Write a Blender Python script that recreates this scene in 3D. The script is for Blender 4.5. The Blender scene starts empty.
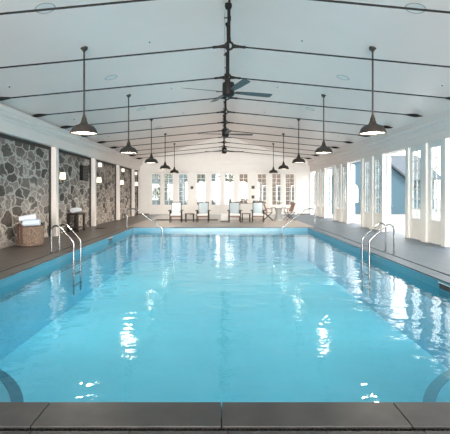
import bpy, bmesh, math, random
from mathutils import Vector, Matrix
random.seed(7)
R = math.radians
sc = bpy.context.scene
C = sc.collection

# ------------------------------------------------------------------ camera
cd = bpy.data.cameras.new('camera'); cam = bpy.data.objects.new('camera', cd); C.objects.link(cam)
cam.location = (0, 0, 1.5); cam.rotation_euler = (R(90), 0, 0)
cd.sensor_width = 36; cd.sensor_fit = 'HORIZONTAL'; cd.lens = 36*425/450
cd.shift_x = 3.5/450; cd.shift_y = -23.5/450
cd.clip_start = .05; cd.clip_end = 500
sc.camera = cam

# ------------------------------------------------------------------ world, sun, exposure
SKY = 4.0; EXPO = 0.42; PENDANT_W = 380; BULB = 14; SUN = 3; NEAR_FILL = 360
w = bpy.data.worlds.new('sky'); sc.world = w; w.use_nodes = True
nt = w.node_tree; nt.nodes.clear()
out = nt.nodes.new('ShaderNodeOutputWorld'); bg = nt.nodes.new('ShaderNodeBackground')
tc = nt.nodes.new('ShaderNodeTexCoord'); sep = nt.nodes.new('ShaderNodeSeparateXYZ'); rp = nt.nodes.new('ShaderNodeValToRGB')
nt.links.new(tc.outputs['Generated'], sep.inputs[0]); nt.links.new(sep.outputs['Z'], rp.inputs[0])
rp.color_ramp.elements[0].color = (1.0, .96, .90, 1); rp.color_ramp.elements[1].color = (.88, .93, 1.0, 1)
nt.links.new(rp.outputs[0], bg.inputs[0]); bg.inputs[1].default_value = SKY
nt.links.new(bg.outputs[0], out.inputs[0])
sl = bpy.data.lights.new('sun', 'SUN'); sl.energy = SUN; sl.angle = R(3); sl.color = (1, .95, .86)
sun = bpy.data.objects.new('sun', sl); C.objects.link(sun); sun.rotation_euler = (R(28), R(-8), 0)
al = bpy.data.lights.new('near_end_fill', 'AREA'); al.shape = 'RECTANGLE'; al.size = 11; al.size_y = 3.0; al.energy = NEAR_FILL; al.color = (1, .93, .87); al.spread = R(46)
ao = bpy.data.objects.new('near_end_fill', al); C.objects.link(ao); ao.location = (.15, -2.9, 1.75); ao.rotation_euler = (R(90+3), 0, 0)   # added fill light behind the camera, standing in for daylight
sc.view_settings.view_transform = 'Standard'; sc.view_settings.look = 'None'
sc.view_settings.exposure = EXPO; sc.view_settings.gamma = 1; sc.view_settings.use_curve_mapping = False
cy = sc.cycles
cy.max_bounces = 14; cy.diffuse_bounces = 8; cy.glossy_bounces = 5; cy.transmission_bounces = 8
cy.transparent_max_bounces = 16; cy.sample_clamp_indirect = 8; cy.use_denoising = True
cy.caustics_reflective = False; cy.caustics_refractive = False

# ------------------------------------------------------------------ materials
def mat(name, col=(.8, .8, .8), rough=.5, metal=0, emit=None, es=1, spec=.5):
    m = bpy.data.materials.new(name); m.use_nodes = True
    b = m.node_tree.nodes['Principled BSDF']
    b.inputs['Base Color'].default_value = (*col, 1); b.inputs['Roughness'].default_value = rough
    b.inputs['Metallic'].default_value = metal; b.inputs['Specular IOR Level'].default_value = spec
    if emit: b.inputs['Emission Color'].default_value = (*emit, 1); b.inputs['Emission Strength'].default_value = es
    return m
def N(m, t, **k):
    n = m.node_tree.nodes.new(t)
    for a, v in k.items(): setattr(n, a, v)
    return n
def L(m, a, b): m.node_tree.links.new(a, b)
def B(m): return m.node_tree.nodes['Principled BSDF']
def noisy(m, c1, c2, scale=8, bump=.1, detail=4, stretch=(1, 1, 1), bd=.01):
    t = N(m, 'ShaderNodeTexCoord'); mp = N(m, 'ShaderNodeMapping'); mp.inputs['Scale'].default_value = stretch
    n = N(m, 'ShaderNodeTexNoise'); n.inputs['Scale'].default_value = scale; n.inputs['Detail'].default_value = detail
    r = N(m, 'ShaderNodeValToRGB'); r.color_ramp.elements[0].color = (*c1, 1); r.color_ramp.elements[1].color = (*c2, 1)
    r.color_ramp.elements[0].position = .3; r.color_ramp.elements[1].position = .7
    L(m, t.outputs['Object'], mp.inputs[0]); L(m, mp.outputs[0], n.inputs['Vector']); L(m, n.outputs['Fac'], r.inputs[0])
    L(m, r.outputs[0], B(m).inputs['Base Color'])
    if bump:
        bp = N(m, 'ShaderNodeBump'); bp.inputs['Strength'].default_value = bump; bp.inputs['Distance'].default_value = bd
        L(m, n.outputs['Fac'], bp.inputs['Height']); L(m, bp.outputs[0], B(m).inputs['Normal'])
    return m

WHITE = noisy(mat('white_paint', rough=.45), (.77, .77, .75), (.80, .80, .78), 3, .03)
CEIL = noisy(mat('ceiling_paint', rough=.30), (.82, .735, .705), (.84, .755, .725), 1.2, .02)
TRIM = noisy(mat('trim_paint', rough=.4), (.80, .745, .715), (.83, .775, .745), 3, .02)
BLACK = noisy(mat('black_iron', rough=.55, spec=.15), (.007, .007, .007), (.013, .013, .013), 30, .05)
BRONZE = noisy(mat('bronze_enamel', rough=.5, spec=.3), (.026, .022, .019), (.042, .036, .032), 12, .03)
REFL = mat('white_enamel', (.85, .83, .78), .3)
STEEL = noisy(mat('stainless_steel', rough=.18, metal=1), (.26, .27, .28), (.33, .34, .35), 20, 0)
BLADE = noisy(mat('fan_blade_wood', rough=.4), (.035, .038, .042), (.06, .064, .068), 4, .05, stretch=(1, 12, 1))
BULBM = mat('lamp_diffuser', (.9, .85, .75), .5, emit=(1, .90, .76), es=BULB)
SHADE = mat('linen_lamp_shade', (.9, .85, .75), .8, emit=(1, .80, .55), es=1.3)
DOWN = mat('downlight_lens', (.72, .73, .72), .35)
SLATE = noisy(mat('slate_coping', rough=.42), (.045, .045, .044), (.075, .073, .070), 5, .25, 8)
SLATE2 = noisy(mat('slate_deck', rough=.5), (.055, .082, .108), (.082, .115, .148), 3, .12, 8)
DARK = mat('dark_gap', (.01, .01, .01), .7)
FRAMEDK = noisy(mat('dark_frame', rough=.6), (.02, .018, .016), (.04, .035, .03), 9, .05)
TEAK = noisy(mat('teak_wood', rough=.5), (.12, .065, .045), (.20, .12, .085), 6, .08, stretch=(1, 1, 8))
DTEAK = noisy(mat('dark_teak', rough=.6, spec=.3), (.022, .016, .013), (.045, .032, .025), 6, .08, stretch=(1, 1, 8))
FABRIC = noisy(mat('pale_blue_fabric', rough=.9), (.36, .44, .48), (.44, .52, .56), 40, .1)
CUSH = noisy(mat('white_cushion_fabric', rough=.9), (.74, .74, .73), (.80, .80, .79), 40, .1)
TOWEL = noisy(mat('white_towel', rough=.95), (.72, .76, .82), (.84, .87, .92), 60, .6)
TOWELB = noisy(mat('blue_grey_towel', rough=.95), (.55, .64, .76), (.70, .78, .88), 60, .6)
GREYSTONE = noisy(mat('grey_stone_pedestal', rough=.6), (.30, .31, .31), (.42, .43, .43), 7, .1)
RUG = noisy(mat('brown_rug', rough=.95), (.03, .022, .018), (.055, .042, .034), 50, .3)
LEATHER = noisy(mat('brown_leather', rough=.5), (.05, .02, .014), (.08, .03, .02), 20, .1)
LEAF = noisy(mat('leaf_green', rough=.6), (.05, .065, .04), (.10, .12, .075), 14, .1)
BARK = noisy(mat('bark', rough=.9), (.10, .075, .055), (.2, .16, .12), 9, .3)
SNOW = noisy(mat('pale_terrace', rough=.7), (.20, .198, .19), (.26, .255, .24), .8, .1)
ROOF = noisy(mat('metal_roof', rough=.7, spec=.15), (.05, .065, .075), (.07, .085, .10), 4, .05)
BRICK = noisy(mat('brown_cladding', rough=.8), (.09, .062, .048), (.14, .10, .075), 6, .1)
PLASTIC = mat('dark_plastic', (.06, .06, .06), .5)
WPLASTIC = mat('white_plastic', (.8, .8, .78), .4)
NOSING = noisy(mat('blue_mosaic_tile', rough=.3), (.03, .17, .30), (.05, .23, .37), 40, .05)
BAND = noisy(mat('waterline_tile', rough=.25), (.045, .23, .34), (.065, .28, .39), 25, .04)

def siding(m, c1, c2, sc_):
    t = N(m, 'ShaderNodeTexCoord'); s = N(m, 'ShaderNodeSeparateXYZ'); mu = N(m, 'ShaderNodeMath', operation='MULTIPLY'); fr = N(m, 'ShaderNodeMath', operation='FRACT')
    mu.inputs[1].default_value = sc_
    L(m, t.outputs['Object'], s.inputs[0]); L(m, s.outputs['Z'], mu.inputs[0]); L(m, mu.outputs[0], fr.inputs[0])
    r = N(m, 'ShaderNodeValToRGB'); r.color_ramp.elements[0].color = (*c1, 1); r.color_ramp.elements[1].color = (*c2, 1); r.color_ramp.elements[1].position = .15
    L(m, fr.outputs[0], r.inputs[0]); L(m, r.outputs[0], B(m).inputs['Base Color'])
    bp = N(m, 'ShaderNodeBump'); bp.inputs['Strength'].default_value = .4; L(m, fr.outputs[0], bp.inputs['Height']); L(m, bp.outputs[0], B(m).inputs['Normal'])
    return m
BLUESIDE = siding(mat('blue_siding', rough=.7), (.038, .085, .115), (.05, .105, .14), 6)

PALE = siding(mat('pale_siding', rough=.7), (.07, .09, .105), (.09, .115, .13), 5)
def stone_mat():
    m = mat('fieldstone', rough=.8); nt = m.node_tree
    t = N(m, 'ShaderNodeTexCoord'); mp = N(m, 'ShaderNodeMapping'); mp.inputs['Scale'].default_value = (3.0, 2.1, 3.5)
    nz = N(m, 'ShaderNodeTexNoise'); nz.inputs['Scale'].default_value = 2.2; nz.inputs['Detail'].default_value = 4
    mx = N(m, 'ShaderNodeMix', data_type='RGBA'); mx.blend_type = 'LINEAR_LIGHT'; mx.inputs[0].default_value = .24
    L(m, t.outputs['Object'], mp.inputs[0]); L(m, mp.outputs[0], nz.inputs['Vector'])
    L(m, mp.outputs[0], mx.inputs[6]); L(m, nz.outputs['Color'], mx.inputs[7])
    v1 = N(m, 'ShaderNodeTexVoronoi', feature='F1'); v2 = N(m, 'ShaderNodeTexVoronoi', feature='DISTANCE_TO_EDGE')
    for v in (v1, v2): v.inputs['Scale'].default_value = 1; v.inputs['Randomness'].default_value = .85; L(m, mx.outputs[2], v.inputs['Vector'])
    s = N(m, 'ShaderNodeSeparateColor'); L(m, v1.outputs['Color'], s.inputs[0])
    r = N(m, 'ShaderNodeValToRGB'); e = r.color_ramp.elements
    e[0].color = (.085, .07, .06, 1); e[1].color = (.42, .37, .33, 1)
    a = e.new(.4); a.color = (.20, .17, .15, 1); a = e.new(.7); a.color = (.29, .24, .21, 1)
    L(m, s.outputs[0], r.inputs[0])
    n2 = N(m, 'ShaderNodeTexNoise'); n2.inputs['Scale'].default_value = 14; n2.inputs['Detail'].default_value = 6; L(m, t.outputs['Object'], n2.inputs['Vector'])
    mm = N(m, 'ShaderNodeMix', data_type='RGBA'); mm.blend_type = 'OVERLAY'; mm.inputs[0].default_value = .8
    L(m, r.outputs[0], mm.inputs[6]); L(m, n2.outputs['Fac'], mm.inputs[7])
    ed = N(m, 'ShaderNodeValToRGB'); ed.color_ramp.elements[0].position = .01; ed.color_ramp.elements[1].position = .075
    L(m, v2.outputs['Distance'], ed.inputs[0])
    fin = N(m, 'ShaderNodeMix', data_type='RGBA'); fin.inputs[6].default_value = (.58, .55, .51, 1)
    L(m, ed.outputs[0], fin.inputs[0]); L(m, mm.outputs[2], fin.inputs[7]); L(m, fin.outputs[2], B(m).inputs['Base Color'])
    mr = N(m, 'ShaderNodeMapRange'); mr.inputs[2].default_value = .3; L(m, v2.outputs['Distance'], mr.inputs[0])
    ad = N(m, 'ShaderNodeMath', operation='ADD'); mu = N(m, 'ShaderNodeMath', operation='MULTIPLY'); mu.inputs[1].default_value = .25
    L(m, n2.outputs['Fac'], mu.inputs[0]); L(m, mr.outputs[0], ad.inputs[0]); L(m, mu.outputs[0], ad.inputs[1])
    bp = N(m, 'ShaderNodeBump'); bp.inputs['Strength'].default_value = .7; bp.inputs['Distance'].default_value = .06
    L(m, ad.outputs[0], bp.inputs['Height']); L(m, bp.outputs[0], B(m).inputs['Normal'])
    return m
STONE = stone_mat()

def plank_mat():
    m = mat('deck_planks', rough=.42)
    t = N(m, 'ShaderNodeTexCoord'); mp = N(m, 'ShaderNodeMapping'); mp.inputs['Rotation'].default_value = (0, 0, R(90))
    b = N(m, 'ShaderNodeTexBrick'); b.inputs['Scale'].default_value = 1; b.inputs['Brick Width'].default_value = 2.4; b.inputs['Row Height'].default_value = .15
    b.inputs['Mortar Size'].default_value = .006; b.inputs['Color1'].default_value = (.060, .050, .045, 1); b.inputs['Color2'].default_value = (.088, .075, .067, 1)
    b.inputs['Mortar'].default_value = (.03, .025, .022, 1)
    L(m, t.outputs['Object'], mp.inputs[0]); L(m, mp.outputs[0], b.inputs['Vector'])
    n = N(m, 'ShaderNodeTexNoise'); n.inputs['Scale'].default_value = 4; mp2 = N(m, 'ShaderNodeMapping'); mp2.inputs['Scale'].default_value = (8, .6, 1)
    L(m, t.outputs['Object'], mp2.inputs[0]); L(m, mp2.outputs[0], n.inputs['Vector'])
    x = N(m, 'ShaderNodeMix', data_type='RGBA'); x.blend_type = 'OVERLAY'; x.inputs[0].default_value = .5
    L(m, b.outputs['Color'], x.inputs[6]); L(m, n.outputs['Fac'], x.inputs[7]); L(m, x.outputs[2], B(m).inputs['Base Color'])
    bp = N(m, 'ShaderNodeBump'); bp.inputs['Strength'].default_value = .3; bp.inputs['Distance'].default_value = .004; L(m, b.outputs['Fac'], bp.inputs['Height']); bp.invert = True
    L(m, bp.outputs[0], B(m).inputs['Normal'])
    return m
PLANK = plank_mat()

def weave_mat():
    m = mat('woven_wicker', rough=.8)
    t = N(m, 'ShaderNodeTexCoord'); v = N(m, 'ShaderNodeTexVoronoi', feature='F1'); v.inputs['Scale'].default_value = 26
    mp = N(m, 'ShaderNodeMapping'); mp.inputs['Scale'].default_value = (1, 1, 1.6); L(m, t.outputs['Object'], mp.inputs[0]); L(m, mp.outputs[0], v.inputs['Vector'])
    r = N(m, 'ShaderNodeValToRGB'); r.color_ramp.elements[0].color = (.36, .265, .20, 1); r.color_ramp.elements[1].color = (.12, .08, .06, 1); r.color_ramp.elements[1].position = .75
    L(m, v.outputs['Distance'], r.inputs[0]); L(m, r.outputs[0], B(m).inputs['Base Color'])
    bp = N(m, 'ShaderNodeBump'); bp.inputs['Strength'].default_value = .8; bp.inputs['Distance'].default_value = .02; bp.invert = True
    L(m, v.outputs['Distance'], bp.inputs['Height']); L(m, bp.outputs[0], B(m).inputs['Normal'])
    return m
WICKER = weave_mat()

def glass_mat(name, tint, ior=1.45, rough=.0):
    m = bpy.data.materials.new(name); m.use_nodes = True; m.node_tree.nodes.clear()
    o = N(m, 'ShaderNodeOutputMaterial'); mx = N(m, 'ShaderNodeMixShader'); f = N(m, 'ShaderNodeFresnel'); f.inputs[0].default_value = ior
    t = N(m, 'ShaderNodeBsdfTransparent'); t.inputs[0].default_value = (*tint, 1); g = N(m, 'ShaderNodeBsdfGlossy'); g.inputs['Roughness'].default_value = rough
    ge = N(m, 'ShaderNodeNewGeometry'); mr = N(m, 'ShaderNodeMapRange'); mr.inputs[3].default_value = ior; mr.inputs[4].default_value = 1/ior; L(m, ge.outputs['Backfacing'], mr.inputs[0]); L(m, mr.outputs[0], f.inputs[0])
    L(m, f.outputs[0], mx.inputs[0]); L(m, t.outputs[0], mx.inputs[1]); L(m, g.outputs[0], mx.inputs[2]); L(m, mx.outputs[0], o.inputs[0])
    return m, g, f
GLASS, _, _ = glass_mat('window_glass', (.95, .98, .98))
WATER, wg, wf = glass_mat('pool_water', (.60, .95, .985), 1.45, .03)
t_ = N(WATER, 'ShaderNodeTexCoord')
def wn(scale, stretch, det=2):
    mp = N(WATER, 'ShaderNodeMapping'); mp.inputs['Scale'].default_value = stretch
    n = N(WATER, 'ShaderNodeTexNoise'); n.inputs['Scale'].default_value = scale; n.inputs['Detail'].default_value = det
    L(WATER, t_.outputs['Object'], mp.inputs[0]); L(WATER, mp.outputs[0], n.inputs['Vector']); return n
n1 = wn(1.3, (1, 1, 1)); n2 = wn(3.6, (.9, 1.3, 1), 3)
b1 = N(WATER, 'ShaderNodeBump'); b1.inputs['Strength'].default_value = 1; b1.inputs['Distance'].default_value = .018
b2 = N(WATER, 'ShaderNodeBump'); b2.inputs['Strength'].default_value = 1; b2.inputs['Distance'].default_value = .008
L(WATER, n1.outputs['Fac'], b1.inputs['Height']); L(WATER, n2.outputs['Fac'], b2.inputs['Height']); L(WATER, b1.outputs[0], b2.inputs['Normal'])
L(WATER, b2.outputs[0], wg.inputs['Normal']); L(WATER, b2.outputs[0], wf.inputs['Normal'])
POOLM = noisy(mat('pool_plaster', rough=.7), (.24, .54, .72), (.27, .57, .76), 1.5, .03)

# ------------------------------------------------------------------ mesh helpers
class MB:
    def __init__(s): s.bm = bmesh.new()
    def box(s, x0, x1, y0, y1, z0, z1, bev=0, M=None):
        r = bmesh.ops.create_cube(s.bm, size=1); vs = r['verts']
        for v in vs: v.co = Vector(((x0+x1)/2 + v.co.x*(x1-x0), (y0+y1)/2 + v.co.y*(y1-y0), (z0+z1)/2 + v.co.z*(z1-z0)))
        if bev:
            es = list({e for v in vs for e in v.link_edges})
            r = bmesh.ops.bevel(s.bm, geom=es, offset=bev, segments=2, affect='EDGES', profile=.5); vs = list({v for f in r['faces'] for v in f.verts} | {v for v in vs if v.is_valid})
        if M is not None:
            for v in vs: v.co = M @ v.co
        return s
    def bar(s, a, b, w, t, up=(0, 0, 1)):   # rectangular bar from a to b
        a = Vector(a); b = Vector(b); d = (b-a); z = d.normalized(); u = Vector(up)
        if abs(z.dot(u)) > .98: u = Vector((0, 1, 0))
        x = u.cross(z).normalized(); y = z.cross(x)
        M = Matrix((x, y, z)).transposed().to_4x4(); M.translation = (a+b)/2
        return s.box(-w/2, w/2, -t/2, t/2, -d.length/2, d.length/2, min(w, t)*.15, M)
    def tube(s, pts, r, seg=10, closed=False, cap=True):
        pts = [Vector(p) for p in pts]; n = len(pts); rs = r if isinstance(r, (list, tuple)) else [r]*n
        rings = []; prev = None
        for i, p in enumerate(pts):
            if closed: d = pts[(i+1) % n]-pts[i-1]
            else: d = pts[min(i+1, n-1)]-pts[max(i-1, 0)]
            d.normalize()
            if prev is None:
                u = Vector((0, 0, 1)) if abs(d.z) < .9 else Vector((1, 0, 0)); x = d.cross(u).normalized()
            else: x = (prev - d*prev.dot(d)).normalized()
            prev = x; y = d.cross(x)
            rings.append([s.bm.verts.new(p + (x*math.cos(2*math.pi*k/seg)+y*math.sin(2*math.pi*k/seg))*rs[i]) for k in range(seg)])
        m = n if closed else n-1
        for i in range(m):
            A = rings[i]; Bq = rings[(i+1) % n]
            for k in range(seg): s.bm.faces.new((A[k], A[(k+1) % seg], Bq[(k+1) % seg], Bq[k]))
        if cap and not closed: s.bm.faces.new(rings[0][::-1]); s.bm.faces.new(rings[-1])
        return s
    def lathe(s, prof, seg=24, c=(0, 0, 0), cap=False):
        c = Vector(c); rings = []
        for r, z in prof: rings.append([s.bm.verts.new(c + Vector((r*math.cos(2*math.pi*k/seg), r*math.sin(2*math.pi*k/seg), z))) for k in range(seg)])
        for A, Bq in zip(rings, rings[1:]):
            for k in range(seg): s.bm.faces.new((A[k], A[(k+1) % seg], Bq[(k+1) % seg], Bq[k]))
        if cap: s.bm.faces.new(rings[0][::-1]); s.bm.faces.new(rings[-1])
        return s
    def prism(s, poly, axis, a, b):   # poly 2D extruded along axis ('x','y','z') from a to b
        def P(p, t): return {'x': (t, p[0], p[1]), 'y': (p[0], t, p[1]), 'z': (p[0], p[1], t)}[axis]
        A = [s.bm.verts.new(P(p, a)) for p in poly]; Bq = [s.bm.verts.new(P(p, b)) for p in poly]; n = len(poly)
        for i in range(n): s.bm.faces.new((A[i], A[(i+1) % n], Bq[(i+1) % n], Bq[i]))
        s.bm.faces.new(A[::-1]); s.bm.faces.new(Bq); return s
    def quad(s, *ps): s.bm.faces.new([s.bm.verts.new(p) for p in ps]); return s
    def build(s, name, m, parent=None, smooth=None, normals=True):
        if normals: bmesh.ops.recalc_face_normals(s.bm, faces=s.bm.faces)
        me = bpy.data.meshes.new(name); s.bm.to_mesh(me); s.bm.free()
        me.materials.append(m)
        if smooth is not None:
            for p in me.polygons: p.use_smooth = True
            try: me.set_sharp_from_angle(angle=R(smooth))
            except Exception: pass
        o = bpy.data.objects.new(name, me); C.objects.link(o); o.parent = parent
        return o
def tag(o, label=None, cat=None, group=None, kind=None):
    if label: o['label'] = label
    if cat: o['category'] = cat
    if group: o['group'] = group
    if kind: o['kind'] = kind
    return o
def empty(name, loc=(0, 0, 0), rz=0):
    o = bpy.data.objects.new(name, None); C.objects.link(o); o.empty_display_size = .1
    o.location = loc; o.rotation_euler = (0, 0, rz); return o
def struct(o, label=None): return tag(o, label, kind='structure')
def copy_tree(o, parent=None):
    c = o.copy(); C.objects.link(c); c.parent = parent
    for ch in list(o.children): copy_tree(ch, c)
    return c
def arc(c, r, a0, a1, n, plane='xz'):
    out_ = []
    for i in range(n+1):
        a = R(a0 + (a1-a0)*i/n); u, v = r*math.cos(a), r*math.sin(a)
        out_.append({'xz': (c[0]+u, c[1], c[2]+v), 'yz': (c[0], c[1]+u, c[2]+v), 'xy': (c[0]+u, c[1]+v, c[2])}[plane])
    return out_

# ------------------------------------------------------------------ dimensions
XL, XR, YB, YF = -6.0, 6.3, -3.0, 30.3
PX0, PX1, PY0, PY1 = -3.9, 3.82, 3.057, 18.75
WZ = -.17; XC = .15; ZR = 5.67; SL = .318
def ceil_z(x): return ZR - SL*abs(x-XC)

# ------------------------------------------------------------------ floor, pool
CW = .32; DR = .05     # coping width, drain width
fx0, fx1, fy0, fy1 = PX0-CW-DR, PX1+CW+DR, PY0-CW-DR, PY1+CW+DR
tw = (XR - XL)
def deck(name, x0, x1, y0, y1, m, z=0):
    return struct(MB().box(x0, x1, y0, y1, z-.12, z).build(name, m))
deck('floor_left', XL-.3, fx0, YB, YF+.2, PLANK)
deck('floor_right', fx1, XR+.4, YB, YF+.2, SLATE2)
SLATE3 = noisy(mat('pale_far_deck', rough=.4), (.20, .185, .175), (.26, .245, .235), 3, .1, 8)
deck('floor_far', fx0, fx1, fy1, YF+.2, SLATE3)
mb = MB(); x = -4.3
for i in range(14):                                   # near deck tiles with fine joints
    x1 = min(x+.62, fx1)
    if x < fx1: mb.box(max(x, fx0)+.003, x1-.003, YB, fy0-.0, -.12, 0, .002)
    x += .62
struct(mb.build('floor_near', SLATE))
# coping stones around the pool
cp = MB()
for i in range(-4, 5):
    a, b = max(i*1.23, PX0-CW), min((i+1)*1.23, PX1+CW)
    if b > a: cp.box(a+.004, b-.004, PY0-CW, PY0, -.03, 0, .002)
struct(cp.build('trim_near_coping', SLATE))
def side_coping(name, x0, x1, m):
    cp = MB(); y = PY0+.003
    while y < PY1-.05:
        b = min(y+1.23, PY1); cp.box(x0, x1, y+.003, b-.003, -.03, 0, .004); y = b
    return struct(cp.build(name, m))
side_coping('trim_left_coping', PX0-CW, PX0, SLATE)
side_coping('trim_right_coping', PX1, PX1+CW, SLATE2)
cp = MB(); x = PX0-CW
while x < PX1+CW-.05:
    b = min(x+1.23, PX1+CW); cp.box(x+.003, b-.003, PY1, PY1+CW, -.03, 0, .004); x = b
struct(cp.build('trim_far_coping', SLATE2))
cs = MB(); cs.box(fx0, fx1, fy0+DR, PY0-.16, -.11, -.032); cs.box(fx0, fx1, PY1+.16, fy1-DR, -.11, -.032); cs.box(fx0+DR, PX0-.16, PY0, PY1, -.11, -.032); cs.box(PX1+.16, fx1-DR, PY0, PY1, -.11, -.032)
struct(cs.build('floor_mortar_bed', FRAMEDK))
# slot drain ring: dark trough and a grille of bars
dr = MB()
for (a, b, c_, d_) in ((fx0, fx1, fy0, fy0+DR), (fx0, fx1, fy1-DR, fy1), (fx0, fx0+DR, fy0+DR, fy1-DR), (fx1-DR, fx1, fy0+DR, fy1-DR)):
    dr.box(a, b, c_, d_, -.12, -.03)
struct(dr.build('trim_drain_channel', DARK))
gr = MB(); x = -4.1
while x < 4.1: gr.box(x, x+.010, fy0+.002, fy0+DR-.002, -.03, -.014); x += .03
struct(gr.build('trim_drain_grille', BLACK))

# pool basin (floor, walls)
PD = -1.45
ps = MB()
ps.box(PX0-.15, PX1+.15, PY0-.15, PY1+.15, PD-.15, PD)
ps.box(PX0-.15, PX0, PY0, PY1, PD, -.032); ps.box(PX1, PX1+.15, PY0, PY1, PD, -.032)
ps.box(PX0-.15, PX1+.15, PY0-.15, PY0, PD, -.032); ps.box(PX0-.15, PX1+.15, PY1, PY1+.15, PD, -.032)
struct(ps.build('floor_pool_basin', POOLM))
wb = MB(); e_ = .008
wb.box(PX0, PX0+e_, PY0, PY1, -.42, -.034); wb.box(PX1-e_, PX1, PY0, PY1, -.42, -.034); wb.box(PX0+e_, PX1-e_, PY1-e_, PY1, -.42, -.034); wb.box(PX0+e_, PX1-e_, PY0, PY0+e_, -.42, -.034)
struct(wb.build('trim_waterline_tile', BAND))
for sx, cx, br in ((1, PX0, 2.25), (-1, PX1, 2.15)):                   # quarter round corner benches under water
    poly = [(cx, PY0)] + [(cx+sx*br*math.cos(R(a)), PY0+br*math.sin(R(a))) for a in range(0, 91, 6)]
    struct(MB().prism(poly, 'z', PD, -.50).build('floor_corner_bench', POOLM))
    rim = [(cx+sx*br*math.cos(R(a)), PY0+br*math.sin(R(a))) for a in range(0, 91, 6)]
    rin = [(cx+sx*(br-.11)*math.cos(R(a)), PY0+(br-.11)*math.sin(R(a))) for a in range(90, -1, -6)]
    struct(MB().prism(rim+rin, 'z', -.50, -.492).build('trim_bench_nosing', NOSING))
wt = MB().quad((PX0+.004, PY0+.004, WZ), (PX1-.004, PY0+.004, WZ), (PX1-.004, PY1-.004, WZ), (PX0+.004, PY1-.004, WZ)).build('pool_water', WATER)
tag(wt, 'clear turquoise pool water with gentle ripples', 'water', kind='stuff')
# skimmer mouths in the pool walls
sk = empty('skimmer', (PX0+.007, 14.9, -.10))
MB().box(0, .006, -.26, .26, -.055, .04).build('opening', FRAMEDK, sk); MB().box(-.002, .010, -.30, .30, .04, .05).build('faceplate', WPLASTIC, sk)
tag(sk, 'dark skimmer mouth set in the left pool wall', 'pool skimmer')
sk = empty('skimmer', (PX1-.007, 7.15, -.10))
MB().box(-.006, 0, -.28, .28, -.055, .04).build('opening', FRAMEDK, sk); MB().box(-.010, .002, -.32, .32, .04, .05).build('faceplate', WPLASTIC, sk)
tag(sk, 'dark skimmer mouth set in the right pool wall', 'pool skimmer')

# ------------------------------------------------------------------ walls
struct(MB().box(XL-.25, XL, YB, YF+.2, -.12, 3.72).build('wall_left', STONE))
# right wall: beam over the doors
bw = MB(); bw.prism([(XR, 3.05), (XR, 3.28), (XR-.03, 3.30), (XR-.03, 3.46), (XR-.09, 3.50), (XR-.09, 3.56), (XR-.16, 3.60), (XR-.16, 3.80), (XR+.35, 3.80), (XR+.35, 3.05)], 'y', YB, YF)
struct(bw.build('wall_right', TRIM))
lw = MB(); lw.prism([(XL, 3.12), (XL+.22, 3.12), (XL+.22, 3.44), (XL+.26, 3.47), (XL+.26, 3.50), (XL+.38, 3.56), (XL+.38, 3.62), (XL+.42, 3.64), (XL+.42, 3.78), (XL, 3.80)], 'y', YB, YF)
struct(lw.build('trim_left_cornice', TRIM))
# ceiling, two slopes
cl = MB()
cl.prism([(XL-.4, ceil_z(XL-.4)), (XC, ZR), (XR+.4, ceil_z(XR+.4)), (XR+.4, ceil_z(XR+.4)+.15), (XC, ZR+.15), (XL-.4, ceil_z(XL-.4)+.15)], 'y', YB, YF+.3)
struct(cl.build('ceiling', CEIL))
bk = MB(); bk.prism([(XL-.3, 3.3), (XR+.4, 3.3), (XR+.4, ceil_z(XR+.4)), (XC, ZR), (XL-.3, ceil_z(XL-.3))], 'y', YB-.2, YB)
for i in range(8): bk.box(XL-.3+i*1.77, XL+.0+i*1.77, YB-.2, YB, 0, 3.3)
struct(bk.build('wall_near', WHITE))

# left wall columns with dark frames round each stone bay
colY = [5.9, 10.4, 14.85, 19.4, 24.0, 28.1]
for i, y in enumerate(colY):
    struct(MB().box(XL, XL+.22, y, y+.24, 0, 3.12, .008).build('trim_%d' % (i+1), TRIM))
prev = YB
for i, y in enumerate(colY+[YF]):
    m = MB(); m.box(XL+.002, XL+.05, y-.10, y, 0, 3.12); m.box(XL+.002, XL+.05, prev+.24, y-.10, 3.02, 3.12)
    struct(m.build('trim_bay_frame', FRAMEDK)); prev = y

# ------------------------------------------------------------------ glazed doors
DH = 2.98
door_no = [0]
def glazed_door(w, loc, rz, cols=2, rows=7, z0=.70, z1=2.88, gw=.54, handle=False, label=None, h=DH):
    """local x along the door, room side is -y"""
    door_no[0] += 1
    r = empty('door_%d' % door_no[0], loc, rz); struct(r, label)
    f = MB(); s = (w-gw)/2
    f.box(-w/2, -gw/2, -.025, .025, 0.02, h, .004); f.box(gw/2, w/2, -.025, .025, 0.02, h, .004)
    f.box(-gw/2, gw/2, -.025, .025, z1, h, .002); f.box(-gw/2, gw/2, -.025, .025, .02, .16, .002); f.box(-gw/2, gw/2, -.025, .025, z0-.12, z0, .002)
    f.build('door_frame', WHITE, r)
    p = MB(); k = 4; hh = (z0-.12-.16)/k
    for i in range(k): p.box(-gw/2, gw/2, -.016, .012, .16+i*hh+.006, .16+(i+1)*hh-.006, .004)
    p.box(-gw/2, gw/2, -.008, .01, .16, z0-.12); p.build('panel', WHITE, r)
    g = MB().box(-gw/2, gw/2, -.003, .003, z0, z1).build('glass_pane', GLASS, r)
    m = MB()
    for i in range(1, cols): x = -gw/2+gw*i/cols; m.box(x-.012, x+.012, -.016, .016, z0, z1)
    for i in range(1, rows): z = z0+(z1-z0)*i/rows; m.box(-gw/2, gw/2, -.014, .014, z-.011, z+.011)
    m.build('muntins', WHITE, r)
    if handle:
        MB().tube([(w/2-.07, -.03, 1.0), (w/2-.07, -.07, 1.0), (w/2-.17, -.07, 1.0)], .011).box(w/2-.095, w/2-.045, -.035, -.024, .88, 1.12, .004).build('door_handle', STEEL, r, 40)
    return r
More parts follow.
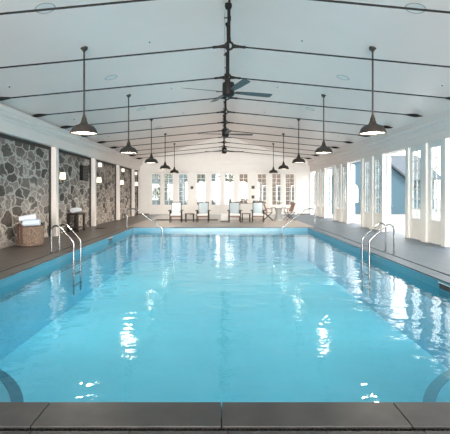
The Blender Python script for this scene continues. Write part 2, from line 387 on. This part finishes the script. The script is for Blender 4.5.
# right wall groups: pilaster, door, pilaster, door, pilaster
near_y = [2.6, 7.25, 11.9, 16.55, 21.2, 25.85]
tr = 20
for g, y in enumerate(near_y):
    if g: y = y
    ys = y
    for k, wd in enumerate((.22, .32, .22)):
        tr += 1
        m = MB(); m.box(XR-.035, XR+.10, ys, ys+wd, 0, 3.05, .006)
        m.box(XR-.045, XR-.035, ys-.0, ys+wd, 0, .2, .004)
        struct(m.build('trim_%d' % tr, WHITE))
        ys += wd
        if k < 2:
            glazed_door(.92, (XR+.06, ys+.46, 0), R(-90), gw=.56, h=3.05); ys += .92
    if g >= 1:   # outward-opened leaf, hinged on the far side of the opening before this group
        pass
# leaves standing open outside
for y in (11.9, 16.55, 21.2, 25.85, 30.3):
    yy = y - .03
    if y > 30: yy = 30.2
    glazed_door(.86, (XR+.13+.43*.5, yy+.43*.866, 0), R(60), gw=.56, handle=True)
# short wall returns at the near end and far end of the right wall
struct(MB().box(XR, XR+.22, YB, 2.6, 0, 3.05).build('wall_right_near', WHITE))
struct(MB().box(XR, XR+.22, 30.15, YF+.2, 0, 3.05).build('wall_right_far', WHITE))

# far wall with glazed doors
def fx(px): return (px-221.5)/425*YF
doors_px = [156, 168.5, 183.2, 201, 215.6, 229.3, 243.5, 262, 276.5, 290]
dw = .84
fw = MB(); edges = [XL-.1]
for p in doors_px: edges += [fx(p)-dw/2, fx(p)+dw/2]
edges += [XR+.3]
for i in range(0, len(edges), 2):
    if edges[i+1] > edges[i]: fw.box(edges[i], edges[i+1], YF, YF+.18, 0, DH+.02)
fw.prism([(XL-.1, DH+.02), (XR+.3, DH+.02), (XR+.3, ceil_z(XR+.3)), (XC, ZR), (XL-.1, ceil_z(XL-.1))], 'y', YF, YF+.18)
struct(fw.build('wall_far', WHITE))
for p in doors_px:
    glazed_door(dw, (fx(p), YF+.06, 0), 0, gw=.58, handle=False, h=DH+.01)
tb = MB(); tb.box(XL, XR, YF-.06, YF, 3.56, 3.66, .01); tb.box(XL, XR, YF-.03, YF, DH+.05, DH+.13, .005)
struct(tb.build('trim_far_band', WHITE))
struct(MB().box(XL, fx(149), YF-.025, YF, 0, .07, .004).box(fx(297), XR, YF-.025, YF, 0, .07, .004).box(fx(189.4), fx(194.8), YF-.025, YF, 0, .07, .004).box(fx(250), fx(255.8), YF-.025, YF, 0, .07, .004).build('baseboard_far', TEAK))

# ------------------------------------------------------------------ ties
def make_tie():
    r = empty('tie_rod', (0, 0, 0)); zc = 4.35
    MB().tube(arc((XC, 0, zc), .072, 0, 360, 24)[:-1], .022, 8, closed=True).build('center_ring', BLACK, r, 60)
    for s in (-1, 1):
        xe = XC + s*5.62; ze = 3.81; d = Vector((xe-XC, 0, ze-zc)).normalized()
        a = Vector((XC, 0, zc)) + d*.09
        MB().tube([a - d*.02, a+d*.03, a+d*.12, a+d*.22, a+d*.24], [.042, .036, .024, .028, .014], 10).build('socket', BLACK, r, 40)
        MB().tube([a+d*.2, (xe, 0, ze)], .016, 8).build('rod', BLACK, r, 40)
        # iron anchor plate lying on the slope of the ceiling
        t = Vector((s, 0, -SL)).normalized(); n_ = Vector((-s*SL, 0, -1)).normalized(); o = Vector((xe+s*.02, 0, ceil_z(xe+s*.02))) + n_*.012
        o = o - n_*.012
        e0 = Vector((xe, 0, ze))
        pl = MB().tube([e0+d*u for u in (-.34, -.2, -.1, .02, .10, .20)], [.014, .035, .05, .05, .03, .008], 12)
        pl.build('anchor_plate', BLACK, r)
    h = MB(); h.tube([(XC, 0, zc+.08), (XC, 0, ZR)], .024, 8); h.tube([(XC, 0, zc+.06), (XC, 0, zc+.15), (XC, 0, zc+.2)], [.038, .03, .019], 10)
    h.tube([(XC, 0, ZR-.1), (XC, 0, ZR)], [.03, .07], 12)
    h.build('hanger', BLACK, r, 40)
    tk = MB(); tk.tube([(XC, 0, zc+.46), (XC, 0, zc+.5), (XC, 0, zc+.56), (XC, 0, zc+.6)], [.02, .036, .036, .02], 10); tk.tube([(XC-.10, 0, zc+.54), (XC+.03, 0, zc+.54)], .014, 8)
    tk.build('turnbuckle', BLACK, r, 40)
    return r
ordn = ['nearest', 'second nearest', 'third nearest', 'fourth nearest', 'fifth nearest', 'sixth nearest', 'seventh nearest', 'eighth nearest', 'ninth nearest', 'second farthest', 'farthest']
tie = make_tie()
for i in range(11):
    o = tie if i == 0 else copy_tree(tie)
    o.location = (0, 6.0+2.2*i, 0)
    tag(o, 'black iron tie rod with central ring crossing the ceiling, %s of the row' % ordn[i], 'tie rod', 'ceiling tie rods')

# ------------------------------------------------------------------ fans
def make_fan():
    zf = 3.70; r = empty('ceiling_fan', (0, 0, 0))
    MB().lathe([(0, ZR+.0), (.075, ZR-.02), (.08, ZR-.08), (.06, ZR-.13), (.02, ZR-.15), (0, ZR-.15)], 20).build('canopy', BLACK, r, 40)
    MB().tube([(0, 0, ZR-.1), (0, 0, zf+.18)], .024, 12).build('downrod', BLACK, r, 40)
    MB().lathe([(0, zf+.30), (.04, zf+.28), (.05, zf+.24), (.12, zf+.22), (.13, zf+.18), (.13, zf-.04), (.10, zf-.07), (.05, zf-.09), (0, zf-.09)], 28).build('motor', BLACK, r, 40)
    MB().tube([(-.075, 0, zf+.1), (-.078, .0, ZR-.2)], .004, 6).tube([(-.085, 0, zf+.55), (0, 0, zf+.55)], .012, 6).build('cable', BRONZE, r)
    for k in range(4):
        a = R(20+90*k); bl = MB()
        M = Matrix.Rotation(a, 4, 'Z') @ Matrix.Rotation(R(-13), 4, 'X')
        M.translation = Vector((0, 0, zf+.02))
        prof = [(.16, .045), (.24, .055), (.55, .078), (.98, .085), (1.04, .07)]
        tp = [bl.bm.verts.new(M @ Vector((u, v, .005))) for u, v in prof] + [bl.bm.verts.new(M @ Vector((u, -v, .005))) for u, v in prof[::-1]]
        bt = [bl.bm.verts.new(M @ (M.inverted() @ v.co - Vector((0, 0, .010)))) for v in tp]
        bl.bm.faces.new(tp); bl.bm.faces.new(bt[::-1])
        for i in range(len(tp)): bl.bm.faces.new((tp[i], bt[i], bt[(i+1) % len(tp)], tp[(i+1) % len(tp)]))
        b = bl.build('blade', BLADE, r)
        MB().bar(M @ Vector((.08, 0, 0)), M @ Vector((.28, 0, -.012)), .05, .012).build('blade_bracket', BRONZE, b)
    return r
fan = make_fan()
for i, (y, lab) in enumerate(((9.3, 'large dark four blade ceiling fan nearest the camera'), (15.9, 'dark ceiling fan in the middle of the ridge line'), (22.5, 'dark ceiling fan farthest away near the end wall'))):
    o = fan if i == 0 else copy_tree(fan)
    o.location = (XC, y, 0); tag(o, lab, 'ceiling fan', 'ceiling fans along the ridge')
    o.rotation_euler = (0, 0, R((0, -12, -16)[i]))

# ------------------------------------------------------------------ pendants
def make_pendant():
    r = empty('pendant_lamp', (0, 0, 0)); zr = 2.80; zc_ = ceil_z(XC+3.14)
    MB().lathe([(0, zc_+.03), (.075, zc_+.03), (.075, zc_-.03), (.05, zc_-.05), (.022, zc_-.09), (0, zc_-.09)], 20).build('canopy', BRONZE, r, 40)
    MB().tube([(0, 0, zc_-.06), (0, 0, zr+.36)], .019, 10).build('stem', BRONZE, r, 40)
    MB().lathe([(0, zr+.42), (.028, zr+.41), (.033, zr+.37), (.05, zr+.34), (.06, zr+.28), (.085, zr+.22), (.13, zr+.19), (.20, zr+.165), (.25, zr+.11), (.285, zr+.03), (.292, zr), (.284, zr), (.278, zr+.02), (.24, zr+.10), (.19, zr+.15), (.06, zr+.18), (0, zr+.18)], 36).build('shade', BRONZE, r, 50)
    MB().lathe([(.276, zr+.022), (.238, zr+.098), (.188, zr+.147), (.06, zr+.176), (0, zr+.177)], 36).build('reflector', REFL, r, 50, normals=False)
    MB().lathe([(0, zr+.03), (.10, zr+.032), (.17, zr+.045), (.20, zr+.07), (.20, zr+.11), (0, zr+.13)], 28).build('diffuser', BULBM, r, 60)
    ld = bpy.data.lights.new('pendant_light', 'SPOT'); ld.energy = PENDANT_W; ld.color = (1, .86, .70); ld.spot_size = R(150); ld.spot_blend = .6; ld.shadow_soft_size = .12
    lo = bpy.data.objects.new('pendant_light', ld); C.objects.link(lo); lo.parent = r; lo.location = (0, 0, zr+.01)
    return r
pend = make_pendant(); first = True
names5 = ['nearest', 'second', 'third', 'fourth', 'farthest']
for s, side in ((-1, 'left'), (1, 'right')):
    for i in range(5):
        o = pend if first else copy_tree(pend); first = False
        o.location = (XC+s*3.14, 9.25+4.43*i, 0)
        tag(o, 'bronze dome pendant lamp on a long stem, %s in the %s hand row' % (names5[i], side), 'pendant lamp', 'pendant lamps over the pool')

# ceiling downlights and sprinklers
def on_ceiling(o, x, y):
    o.location = (x, y, ceil_z(x)); o.rotation_euler = (0, (1 if x > XC else -1)*math.atan(SL), 0)
dl = empty('recessed_speaker')
MB().lathe([(.165, .0), (.175, -.008), (.155, -.010), (.15, 0)], 32).build('rim', GREYSTONE, dl, 40)
MB().lathe([(0, -.004), (.152, -.004)], 32, cap=False).build('grille', DOWN, dl)
for s, side in ((-1, 'left'), (1, 'right')):
    for i in range(4):
        o = dl if (s == -1 and i == 0) else copy_tree(dl)
        on_ceiling(o, XC+s*3.16, 7.25+4.33*i)
        tag(o, 'flush round white ceiling disc, %s on the %s slope' % (['nearest', 'second', 'third', 'farthest'][i], side), 'ceiling speaker', 'flush round ceiling discs')
sp = empty('sprinkler_head')
MB().lathe([(0, -.012), (.05, -.01), (.055, 0)], 16).build('cover_plate', DOWN, sp); MB().lathe([(0, -.04), (.02, -.038), (.012, -.01)], 10).build('nozzle', STEEL, sp)
k = 0
for yi, y in enumerate((10.0, 14.4, 18.8)):
    for xi, x in enumerate((-5.0, -1.7, 1.9, 5.2)):
        o = sp if k == 0 else copy_tree(sp); k += 1
        on_ceiling(o, x, y)
        tag(o, 'small sprinkler head, %s across the %s row on the ceiling' % (['far left', 'centre left', 'centre right', 'far right'][xi], ['nearest', 'middle', 'farthest'][yi]), 'sprinkler', 'ceiling sprinkler heads')

# ------------------------------------------------------------------ sconces on the left wall
sn = empty('wall_sconce')
MB().box(0, .02, -.05, .05, -.22, -.02, .004).build('backplate', BRONZE, sn)
MB().tube([(.01, 0, -.15), (.12, 0, -.16), (.15, 0, -.13), (.15, 0, -.02)], .014, 8).lathe([(0, -.05), (.05, -.045), (.03, -.02), (0, -.02)], 14, (.15, 0, 0)).build('arm', BRONZE, sn, 40)
m = MB(); m.lathe([(.10, 0), (.12, 0), (.10, .24), (.085, .24)], 4, (.15, 0, 0)); shd = m.build('lamp_shade', SHADE, sn); 
for i, (x, y, z, nm) in enumerate(((XL, 15.65, 2.03, 'beside the near white column'), (XL, 20.3, 2.03, 'beyond the second white column'), (XL, 24.9, 2.03, 'beyond the third white column'), (XL, 29.2, 2.03, 'in the far left corner'))):
    o = sn if i == 0 else copy_tree(sn)
    o.location = (x+(.052 if 0 else 0), y, z); tag(o, 'lit wall sconce with square cream shade %s' % nm, 'wall sconce', 'sconces on the stone wall')
GLOW = mat('lit_white_fixture', (.85, .83, .8), .5, emit=(1, .93, .85), es=.75)
sf = MB().box(0, .14, -.10, .10, -.10, .10, .02).build('wall_fixture', GLOW)
for i, (y, nm) in enumerate(((20.75, 'second'), (25.6, 'third'), (29.5, 'last'))):
    o = sf if i == 0 else sf.copy()
    if i: C.objects.link(o)
    o.location = (XL, y, 2.90); tag(o, 'small lit white box fixture high on the stone beyond the %s column' % nm, 'wall fixture', 'white fixtures high on the wall')
# dark louvred box on the stone wall
sb = empty('wall_speaker', (XL, 18.35, 2.38))
MB().box(0, .14, -.40, .40, -.32, .32, .012).build('cabinet', BLACK, sb); m = MB()
for i in range(9): m.box(.14, .152, -.36, .36, -.28+i*.065, -.245+i*.065, .003)
m.build('louvre', PLASTIC, sb)
tag(sb, 'dark louvred box mounted on the stone wall above the side table', 'wall speaker')
# control boxes on the far wall
for i, (px, py, s_, m_, lab) in enumerate(((192, 181.5, .10, WPLASTIC, 'small pale sensor on the far wall between left doors'), (192, 187.6, .13, PLASTIC, 'small dark control box below the pale sensor on far wall'),
        (253, 181.8, .11, WPLASTIC, 'small pale sensor on the far wall between right doors'), (253, 187.3, .14, PLASTIC, 'upper small dark control box between the right far doors'), (253, 197, .14, PLASTIC, 'lower small dark control box between the right far doors'))):
    z = 1.5+(193.5-py)/14.03
    e = empty('control_box', (fx(px), YF, z))
    MB().box(-s_*.75, s_*.75, -.04, 0, -s_*.8, s_*.8, .008).build('housing', m_, e); MB().box(-s_*.3, s_*.3, -.046, -.038, -s_*.3, s_*.3, .004).build('button', BRONZE if m_ is PLASTIC else WPLASTIC, e)
    tag(e, lab, 'control box')

# ------------------------------------------------------------------ pool rails
def ladder(x_deck, x_pool, y0, y1, ztop, zb, label):
    r = empty('pool_ladder', (x_deck, (y0+y1)/2, 0)); s = 1 if x_pool > x_deck else -1; W = abs(x_pool-x_deck)
    for y in (y0, y1):
        yy = y-(y0+y1)/2; rr = .12
        pts = [(0, yy, 0), (0, yy, ztop-rr)] + [(s*p[0], yy, p[2]) for p in arc((rr, 0, ztop-rr), rr, 165, 50, 8)]
        pts += [(s*(W-.05), yy, zb+.05), (s*(W-.01), yy, zb), (s*W, yy, zb-.06), (s*W, yy, -1.05)]
        rl = MB().tube(pts, .0225, 12).build('rail', STEEL, r, 60)
        MB().lathe([(0, .022), (.03, .022), (.055, .005), (.055, 0)], 18, (0, yy, 0)).build('anchor_cover', STEEL, rl, 40)
    for z in (-.26, -.55, -.84):
        MB().box(s*W-.045, s*W+.045, (y0-y1)/2, (y1-y0)/2, z-.012, z+.012, .006).build('tread', STEEL, r)
    tag(r, label, 'pool ladder', 'stainless pool ladders')
ladder(-4.28, -3.72, 10.70, 11.22, .69, .28, 'stainless steel pool ladder on the left side near the towel basket')
ladder(4.27, 3.66, 10.52, 11.05, .73, .33, 'stainless steel pool ladder on the right side by the glazed doors')
def grab(xd, xb, y, label):
    s = 1 if xb > xd else -1; r = empty('handrail', (xd, y, 0)); W = abs(xb-xd)
    pts = [(0, 0, 0), (0, 0, .70)] + [(s*(.13-.13*math.cos(R(a))), 0, .72+.13*math.sin(R(a))) for a in (15, 35, 60, 85)] + [(s*.32, 0, .84), (s*.42, 0, .80), (s*(W-.1), 0, .10), (s*(W-.03), 0, .03), (s*W, 0, -.08), (s*W, 0, -.9)]
    MB().tube(pts, .024, 12).build('rail', STEEL, r, 60)
    MB().lathe([(0, .022), (.03, .022), (.055, .005), (.055, 0)], 18).build('anchor_cover', STEEL, r, 40)
    tag(r, label, 'handrail', 'sloping entry handrails')
grab(-4.05, -2.53, 18.2, 'single sloping steel handrail at the far left corner of the pool')
grab(3.99, 2.59, 18.2, 'single sloping steel handrail at the far right corner of the pool')

# ------------------------------------------------------------------ towel basket
bx_, by_ = -5.5, 12.25
b = empty('towel_basket', (bx_, by_, 0)); tag(b, 'round woven wicker basket with leather handles by the stone wall', 'basket')
MB().lathe([(0, .015), (.30, .01), (.335, .02), (.355, .15), (.365, .35), (.36, .52), (.35, .57), (.335, .57), (.34, .50), (.335, .1), (.3, .05), (0, .045)], 36).build('body', WICKER, b, 60)
for a in (-115, 65):
    ux, uy = math.cos(R(a)), math.sin(R(a)); tx, ty = -uy, ux
    pts = []
    for t in range(13):
        q = R(180*t/12); o_ = .075*math.cos(q)
        pts.append((ux*.372+tx*o_, uy*.372+ty*o_, .50+.13*math.sin(q)))
    pts = [(pts[0][0], pts[0][1], .08)] + pts + [(pts[-1][0], pts[-1][1], .08)]
    MB().tube(pts, .024, 8).build('handle', LEATHER, b, 60)
def rolled(name, loc, rot, r0, ln, m):
    mb = MB(); pts = []
    n = 46
    for i in range(n+1):
        q = i/n*2*math.pi*3.2; rr = r0*(.22+.78*i/n); pts.append((rr*math.cos(q), rr*math.sin(q)))
    th = r0*.2
    prof_o = pts; prof_i = []
    for i in range(n+1):
        q = i/n*2*math.pi*3.2; rr = max(.004, r0*(.22+.78*i/n)-th*.9); prof_i.append((rr*math.cos(q), rr*math.sin(q)))
    A = {}
    for tag_, prof in (('o', prof_o), ('i', prof_i)):
        for side, x in ((0, -ln/2), (1, ln/2)): A[tag_, side] = [mb.bm.verts.new((x, p[0], p[1])) for p in prof]
    for i in range(n):
        mb.bm.faces.new((A['o', 0][i], A['o', 0][i+1], A['o', 1][i+1], A['o', 1][i])); mb.bm.faces.new((A['i', 0][i], A['i', 0][i+1], A['i', 1][i+1], A['i', 1][i]))
        for s_ in (0, 1): mb.bm.faces.new((A['o', s_][i], A['o', s_][i+1], A['i', s_][i+1], A['i', s_][i]))
    o = mb.build(name, m, smooth=70); o.location = loc; o.rotation_euler = rot; return o
tw_ = rolled('rolled_towel', (bx_+.10, by_-.16, .665), (0, R(-3), R(10)), .10, .44, TOWELB); tag(tw_, 'blue-grey rolled towel lying at the front of the basket', 'towel', 'towels in the basket')
tw_ = rolled('rolled_towel', (bx_-.08, by_-.02, .80), (0, R(-10), R(14)), .085, .44, TOWEL); tag(tw_, 'white rolled towel lying topmost in the basket', 'towel', 'towels in the basket')
tw_ = rolled('rolled_towel', (bx_-.02, by_+.10, .665), (0, R(2), R(6)), .10, .46, TOWEL); tag(tw_, 'white rolled towel beneath the topmost one at the back of the basket', 'towel', 'towels in the basket')

# ------------------------------------------------------------------ slim table with towels by the stone wall
t = empty('side_table', (-5.77, 16.9, 0)); tag(t, 'slim dark wooden side table standing against the stone wall', 'side table')
MB().box(-.21, .21, -.44, .44, .66, .73, .006).build('tabletop', DTEAK, t)
for sx in (-1, 1):
    for sy in (-1, 1): MB().box(sx*.17-.04, sx*.17+.04, sy*.39-.04, sy*.39+.04, 0, .66, .004).build('leg', DTEAK, t)
MB().box(-.2, .2, -.36, .36, .14, .17, .004).build('shelf', DTEAK, t)
MB().bar((-.15, -.37, .17), (.15, -.37, .62), .04, .02).build('brace', DTEAK, t)
for i, (dx, dy, nm) in enumerate(((.0, -.29, 'nearest'), (.0, 0.0, 'middle'), (.0, .29, 'farthest'))):
    o = rolled('rolled_towel', (-5.77+dx, 16.9+dy, .73+.112), (0, 0, R(90)), .105, .24, TOWEL)
    tag(o, 'white rolled towel on the side table, %s of the three' % nm, 'towel', 'rolled towels on the side table')
# blue towel bin below? small dark drain plate on deck past the table
dm = MB().box(-.18, .18, -.3, .3, 0, .012, .003).build('floor_mat', FRAMEDK); dm.location = (-5.2, 18.3, 0); tag(dm, 'small dark mat on the plank deck past the side table', 'mat')

# ------------------------------------------------------------------ lounge chairs on the far deck
def make_chair():
    r = empty('lounge_chair')
    def BB(ty): return Matrix.Rotation(R(ty), 4, 'X')
    for s in (-1, 1):
        MB().bar((s*.29, -.36, 0), (s*.29, -.30, .60), .05, .05).build('leg', DTEAK, r)
        MB().bar((s*.29, .48, 0), (s*.29, .12, .60), .05, .05).build('leg', DTEAK, r)
        a = MB(); a.box(s*.33-.05, s*.33+.05, -.44, .30, .60, .635, .01); a.build('armrest', DTEAK, r)
        MB().bar((s*.26, -.36, .33), (s*.26, .36, .26), .03, .07).build('side_rail', TEAK, r)
    MB().box(-.28, .28, -.38, -.34, .27, .35, .006).build('front_rail', TEAK, r)
    MB().box(-.27, .27, -.33, -.30, .10, .14, .004).build('stretcher', TEAK, r)
    st = MB()
    for i in range(7): st.box(-.25, .25, -.34+i*.1, -.27+i*.1, .325-.01*i, .345-.01*i, .003)
    st.build('seat_slats', TEAK, r)
    MB().box(-.27, .27, -.38, .26, .35, .45, .035).build('seat_cushion', CUSH, r, 60)
    M = Matrix.Translation((0, .24, .36)) @ Matrix.Rotation(R(-22), 4, 'X')
    bf = MB()
    for s in (-1, 1): bf.box(s*.25-.02, s*.25+.02, .0, .03, -.06, .70, .005, M)
    bf.box(-.27, .27, -.005, .035, .68, .745, .008, M); bf.build('back_frame', DTEAK, r)
    bc = MB(); bc.box(-.245, .245, -.07, .0, .02, .68, .03, M); bc.build('back_cushion', FABRIC, r, 60)
    return r
ch = make_chair()
for i, (px, nm) in enumerate(((176, 'leftmost of the four by the far wall'), (203, 'second from the left by the far wall'), (234.6, 'third from the left next to the white pouf'), (258, 'rightmost of the row beside the round table'))):
    o = ch if i == 0 else copy_tree(ch)
    d = 22.3; o.location = ((px-221.5)/425*d, d, 0.0); o.rotation_euler = (0, 0, R((2, -2, 1, -3)[i]))
    if i < 2: o.location = ((px-221.5)/425*d, d, 0.0)
    tag(o, 'teak lounge chair with pale blue back, %s' % nm, 'lounge chair', 'lounge chairs on the far deck')
st = empty('low_table')
MB().box(-.24, .24, -.24, .24, .42, .455, .006).build('tabletop', TEAK, st)
for sx in (-1, 1):
    for sy in (-1, 1): MB().box(sx*.2-.022, sx*.2+.022, sy*.2-.022, sy*.2+.022, 0, .42, .003).build('leg', DTEAK, st)
MB().box(-.2, .2, -.2, .2, .12, .14, .003).build('shelf', TEAK, st)
for i, (px, nm) in enumerate(((189.7, 'between the two left lounge chairs'), (246, 'between the two right lounge chairs'))):
    o = st if i == 0 else copy_tree(st)
    o.location = ((px-221.5)/425*22.4, 22.4, 0); tag(o, 'low square wooden table standing %s' % nm, 'side table', 'low tables between lounge chairs')
pf = empty('pouf', (.17, 23.0, 0)); MB().box(-.23, .23, -.23, .23, .03, .40, .06).build('cushion', CUSH, pf, 60); MB().box(-.2, .2, -.2, .2, 0, .035, .004).build('base', DTEAK, pf)
tag(pf, 'white square pouf on the far deck left of the third lounge chair', 'pouf')

# round table and folding chairs
tx, ty = (278.5-221.5)/425*23.6, 23.6
t = empty('pedestal_table', (tx, ty, 0)); tag(t, 'round pale table on a flared grey pedestal on the far deck', 'table')
MB().lathe([(0, .70), (.42, .70), (.43, .715), (.42, .735), (0, .735)], 36).build('tabletop', GREYSTONE, t, 40)
MB().lathe([(0, 0), (.27, 0), (.26, .04), (.17, .25), (.15, .45), (.20, .64), (.24, .70), (0, .70)], 28).build('pedestal', GREYSTONE, t, 50)
v = empty('flower_vase', (tx+.1, ty, .735)); tag(v, 'small glass vase of pale flowers on the round table', 'vase')
MB().lathe([(0, 0), (.04, 0), (.055, .06), (.035, .13), (.045, .16)], 16).build('vase_body', REFL, v, 50)
for k in range(7):
    q = k*.9; e_ = (.08*math.cos(q), .08*math.sin(q), .25+.03*(k % 3))
    s_ = MB().tube([(0, 0, .03), (e_[0]*.5, e_[1]*.5, .17), e_], .004, 5).build('stem', LEAF, v)
    MB().lathe([(0, -.02), (.03, -.005), (.035, .015), (.0, .03)], 8, e_).build('bloom', CUSH if k % 2 else LEAF, s_)
def make_fold():
    r = empty('folding_chair')
    for s in (-1, 1):
        MB().bar((s*.22, -.26, 0), (s*.22, .26, .46), .03, .035).build('leg', DTEAK, r)
        MB().bar((s*.19, .28, 0), (s*.19, -.20, .46), .03, .035).build('leg', DTEAK, r)
        MB().bar((s*.235, .06, .40), (s*.235, .27, .98), .03, .035).build('back_post', TEAK, r)
        MB().box(s*.25-.02, s*.25+.02, -.22, .20, .64, .665, .005).bar((s*.25, -.18, .46), (s*.25, -.18, .64), .025, .025).build('armrest', TEAK, r)
    m = MB()
    for i in range(7): m.box(-.22, .22, -.23+i*.065, -.18+i*.065, .445, .465, .003)
    m.build('seat', TEAK, r); MB().box(-.2, .2, -.21, .2, .465, .50, .015).build('seat_pad', CUSH, r, 60)
    M = Matrix.Translation((0, .06, .40)) @ Matrix.Rotation(R(-20), 4, 'X'); m = MB()
    for i in range(7): m.box(-.2+i*.06, -.16+i*.06, -.01, .01, .12, .56, .003, M)
    m.box(-.235, .235, -.015, .015, .54, .62, .005, M); m.box(-.22, .22, -.015, .015, .10, .14, .004, M)
    m.build('backrest', TEAK, r)
    return r
fc = make_fold()
for i, (px, rz, nm) in enumerate(((268.5, 78, 'left of the round table'), (289, -78, 'right of the round table'))):
    o = fc if i == 0 else copy_tree(fc); d = 23.55
    o.location = ((px-221.5)/425*d, d, 0); o.rotation_euler = (0, 0, R(rz)); tag(o, 'brown folding teak chair with crossed legs %s' % nm, 'folding chair', 'folding chairs at the round table')
# planter behind the chairs
pl = empty('planter_box', (fx(253)*.88, 26.7, 0)); tag(pl, 'white planter box with low greenery behind the rightmost lounge chair', 'planter')
MB().box(-.78, .78, -.2, .2, 0, .86, .01).build('box', WHITE, pl); MB().box(-.74, .74, -.17, .17, .86, .875).build('soil', BARK, pl)
lf = MB()
for i in range(420):
    p = Vector((random.uniform(.0, .72), random.uniform(-.16, .16), random.uniform(.88, 1.06))); a = random.uniform(0, 6.3); s_ = random.uniform(.03, .06)
    u = Vector((math.cos(a), math.sin(a), random.uniform(-.3, .5)))*s_; v2_ = Vector((-math.sin(a), math.cos(a), .2))*s_*.4
    lf.quad(p-u, p+v2_, p+u, p-v2_)
lf.build('foliage', LEAF, pl, normals=False)
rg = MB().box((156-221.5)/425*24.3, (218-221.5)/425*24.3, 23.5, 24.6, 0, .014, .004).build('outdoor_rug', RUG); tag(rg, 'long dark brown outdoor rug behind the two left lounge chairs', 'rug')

# ------------------------------------------------------------------ outside
g = MB().box(-60, 70, YF+.6, 110, -.25, -.10).box(XR+.4, 70, -40, YF+.6, -.25, -.10).build('floor_terrace', SNOW); struct(g, 'pale sunlit terrace outside the glazed doors')
# blue gabled house seen through the open doors
hx0, hx1, hy = 7.9, 14.8, 33.0
H = empty('blue_house', (0, 0, -.1)); tag(H, 'pale blue gabled house seen through the right hand open doors', 'house')
MB().prism([(hx0, 0), (hx1, 0), (hx1, 2.3), (11.3, 5.15), (hx0, 2.3)], 'y', hy, hy+9).build('wall', BLUESIDE, H)
rf = MB(); rf.prism([(hx0-.35, 2.02), (11.3, 5.15), (hx1+.35, 2.02), (hx1+.35, 2.18), (11.3, 5.33), (hx0-.35, 2.18)], 'y', hy-.35, hy+9.3); rf.build('roof', ROOF, H)
wf_ = MB(); poly = [(9.6, .9), (10.6, .9)] + [(10.1+.5*math.cos(R(a)), 1.9+.5*math.sin(R(a))) for a in range(0, 181, 15)]
w1 = MB().prism(poly, 'y', hy-.05, hy+.02).build('window', WHITE, H); MB().prism([(10.1+(p[0]-10.1)*.84, 1.4+(p[1]-1.4)*.88) for p in poly], 'y', hy-.06, hy-.045).build('pane', GREYSTONE, w1)
H2 = empty('grey_roofed_house', (0, 0, -.1)); tag(H2, 'larger house with grey metal roof behind the blue house', 'house')
MB().box(13, 22, 44, 54, 0, 3.2).build('wall', BLUESIDE, H2); MB().prism([(43, 3.0), (49, 6.0), (55, 3.0)], 'x', 12.4, 22.6).build('roof', ROOF, H2)
H3 = empty('brown_building', (0, 0, -.1)); tag(H3, 'brown clad building behind the right far wall doors', 'building')
MB().box(1.6, 7.2, 37, 42, 0, 5.2).build('wall', BRICK, H3); MB().box(1.4, 7.4, 36.8, 42.2, 5.2, 5.4, .02).build('roof', ROOF, H3)
for i in range(4):
    x = 2.3+1.25*i; w1 = MB().box(x, x+.75, 36.95, 37.01, .9, 2.3, .01).build('window', WHITE, H3); MB().box(x+.06, x+.69, 36.935, 36.955, .96, 2.24).build('pane', PLASTIC, w1)
H4 = empty('pale_house', (0, 0, -.1)); tag(H4, 'long pale blue building beyond the left far wall doors', 'building')
MB().box(-10, -.6, 41, 46, 0, 5.6).build('wall', PALE, H4); MB().prism([(40.5, 5.6), (43.5, 7.6), (46.5, 5.6)], 'x', -10.4, -.2).build('roof', ROOF, H4)
for i in range(5):
    x = -8.6+1.7*i; w1 = MB().box(x, x+.9, 40.95, 41.01, 1.0, 2.5, .01).build('window', WHITE, H4); MB().box(x+.07, x+.83, 40.935, 40.955, 1.07, 2.43).build('pane', GREYSTONE, w1)
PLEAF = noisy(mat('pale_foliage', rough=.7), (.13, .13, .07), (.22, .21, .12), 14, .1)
def tree(x, y, h, rad, dens, label, seed):
    rnd = random.Random(seed); r = empty('garden_tree', (x, y, -.1)); tag(r, label, 'tree', 'trees in the garden')
    t = MB(); t.tube([(0, 0, 0), (.05, .02, h*.3), (-.04, .05, h*.6), (.02, 0, h*.85)], [.16, .12, .08, .03], 8)
    tips = []
    for k in range(14):
        a = rnd.uniform(0, 6.28); z = h*rnd.uniform(.15, .75); ln = rad*rnd.uniform(.6, 1)
        e_ = Vector((ln*math.cos(a), ln*math.sin(a), z+h*.15)); t.tube([(0, 0, z), e_*.5+Vector((0, 0, z*.5+.05)), e_], [.05, .035, .012], 5); tips.append((Vector((0, 0, z)), e_))
    t.build('trunk', BARK, r)
    m = MB()
    for i in range(dens):
        a_, b_ = rnd.choice(tips); p = a_.lerp(b_, rnd.uniform(.3, 1.1)) + Vector([rnd.gauss(0, rad*.18) for _ in range(3)])
        if p.z < .1: p.z = .1
        u = Vector([rnd.uniform(-1, 1) for _ in range(3)]).normalized()*.14; q = u.orthogonal().normalized()*.07
        m.quad(p-u, p+q, p+u, p-q)
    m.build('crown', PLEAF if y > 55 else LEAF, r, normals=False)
tree(-5.2, 36.5, 4.2, 1.1, 260, 'leafy tree outside the leftmost far wall doors', 1)
tree(-2.2, 37.5, 4.6, 1.2, 260, 'leafy tree outside the doors behind the left lounge chairs', 2)
tree(1.0, 50, 5.2, 1.8, 1200, 'leafy tree outside the middle doors of the far wall', 3)
tree(18.5, 27.5, 6.0, 2.0, 2200, 'leafy tree seen over the blue house through the nearest opening', 4)
tree(12.5, 12.5, 5.0, 1.3, 1300, 'leafy tree outside the nearest glazed doors on the right', 5)
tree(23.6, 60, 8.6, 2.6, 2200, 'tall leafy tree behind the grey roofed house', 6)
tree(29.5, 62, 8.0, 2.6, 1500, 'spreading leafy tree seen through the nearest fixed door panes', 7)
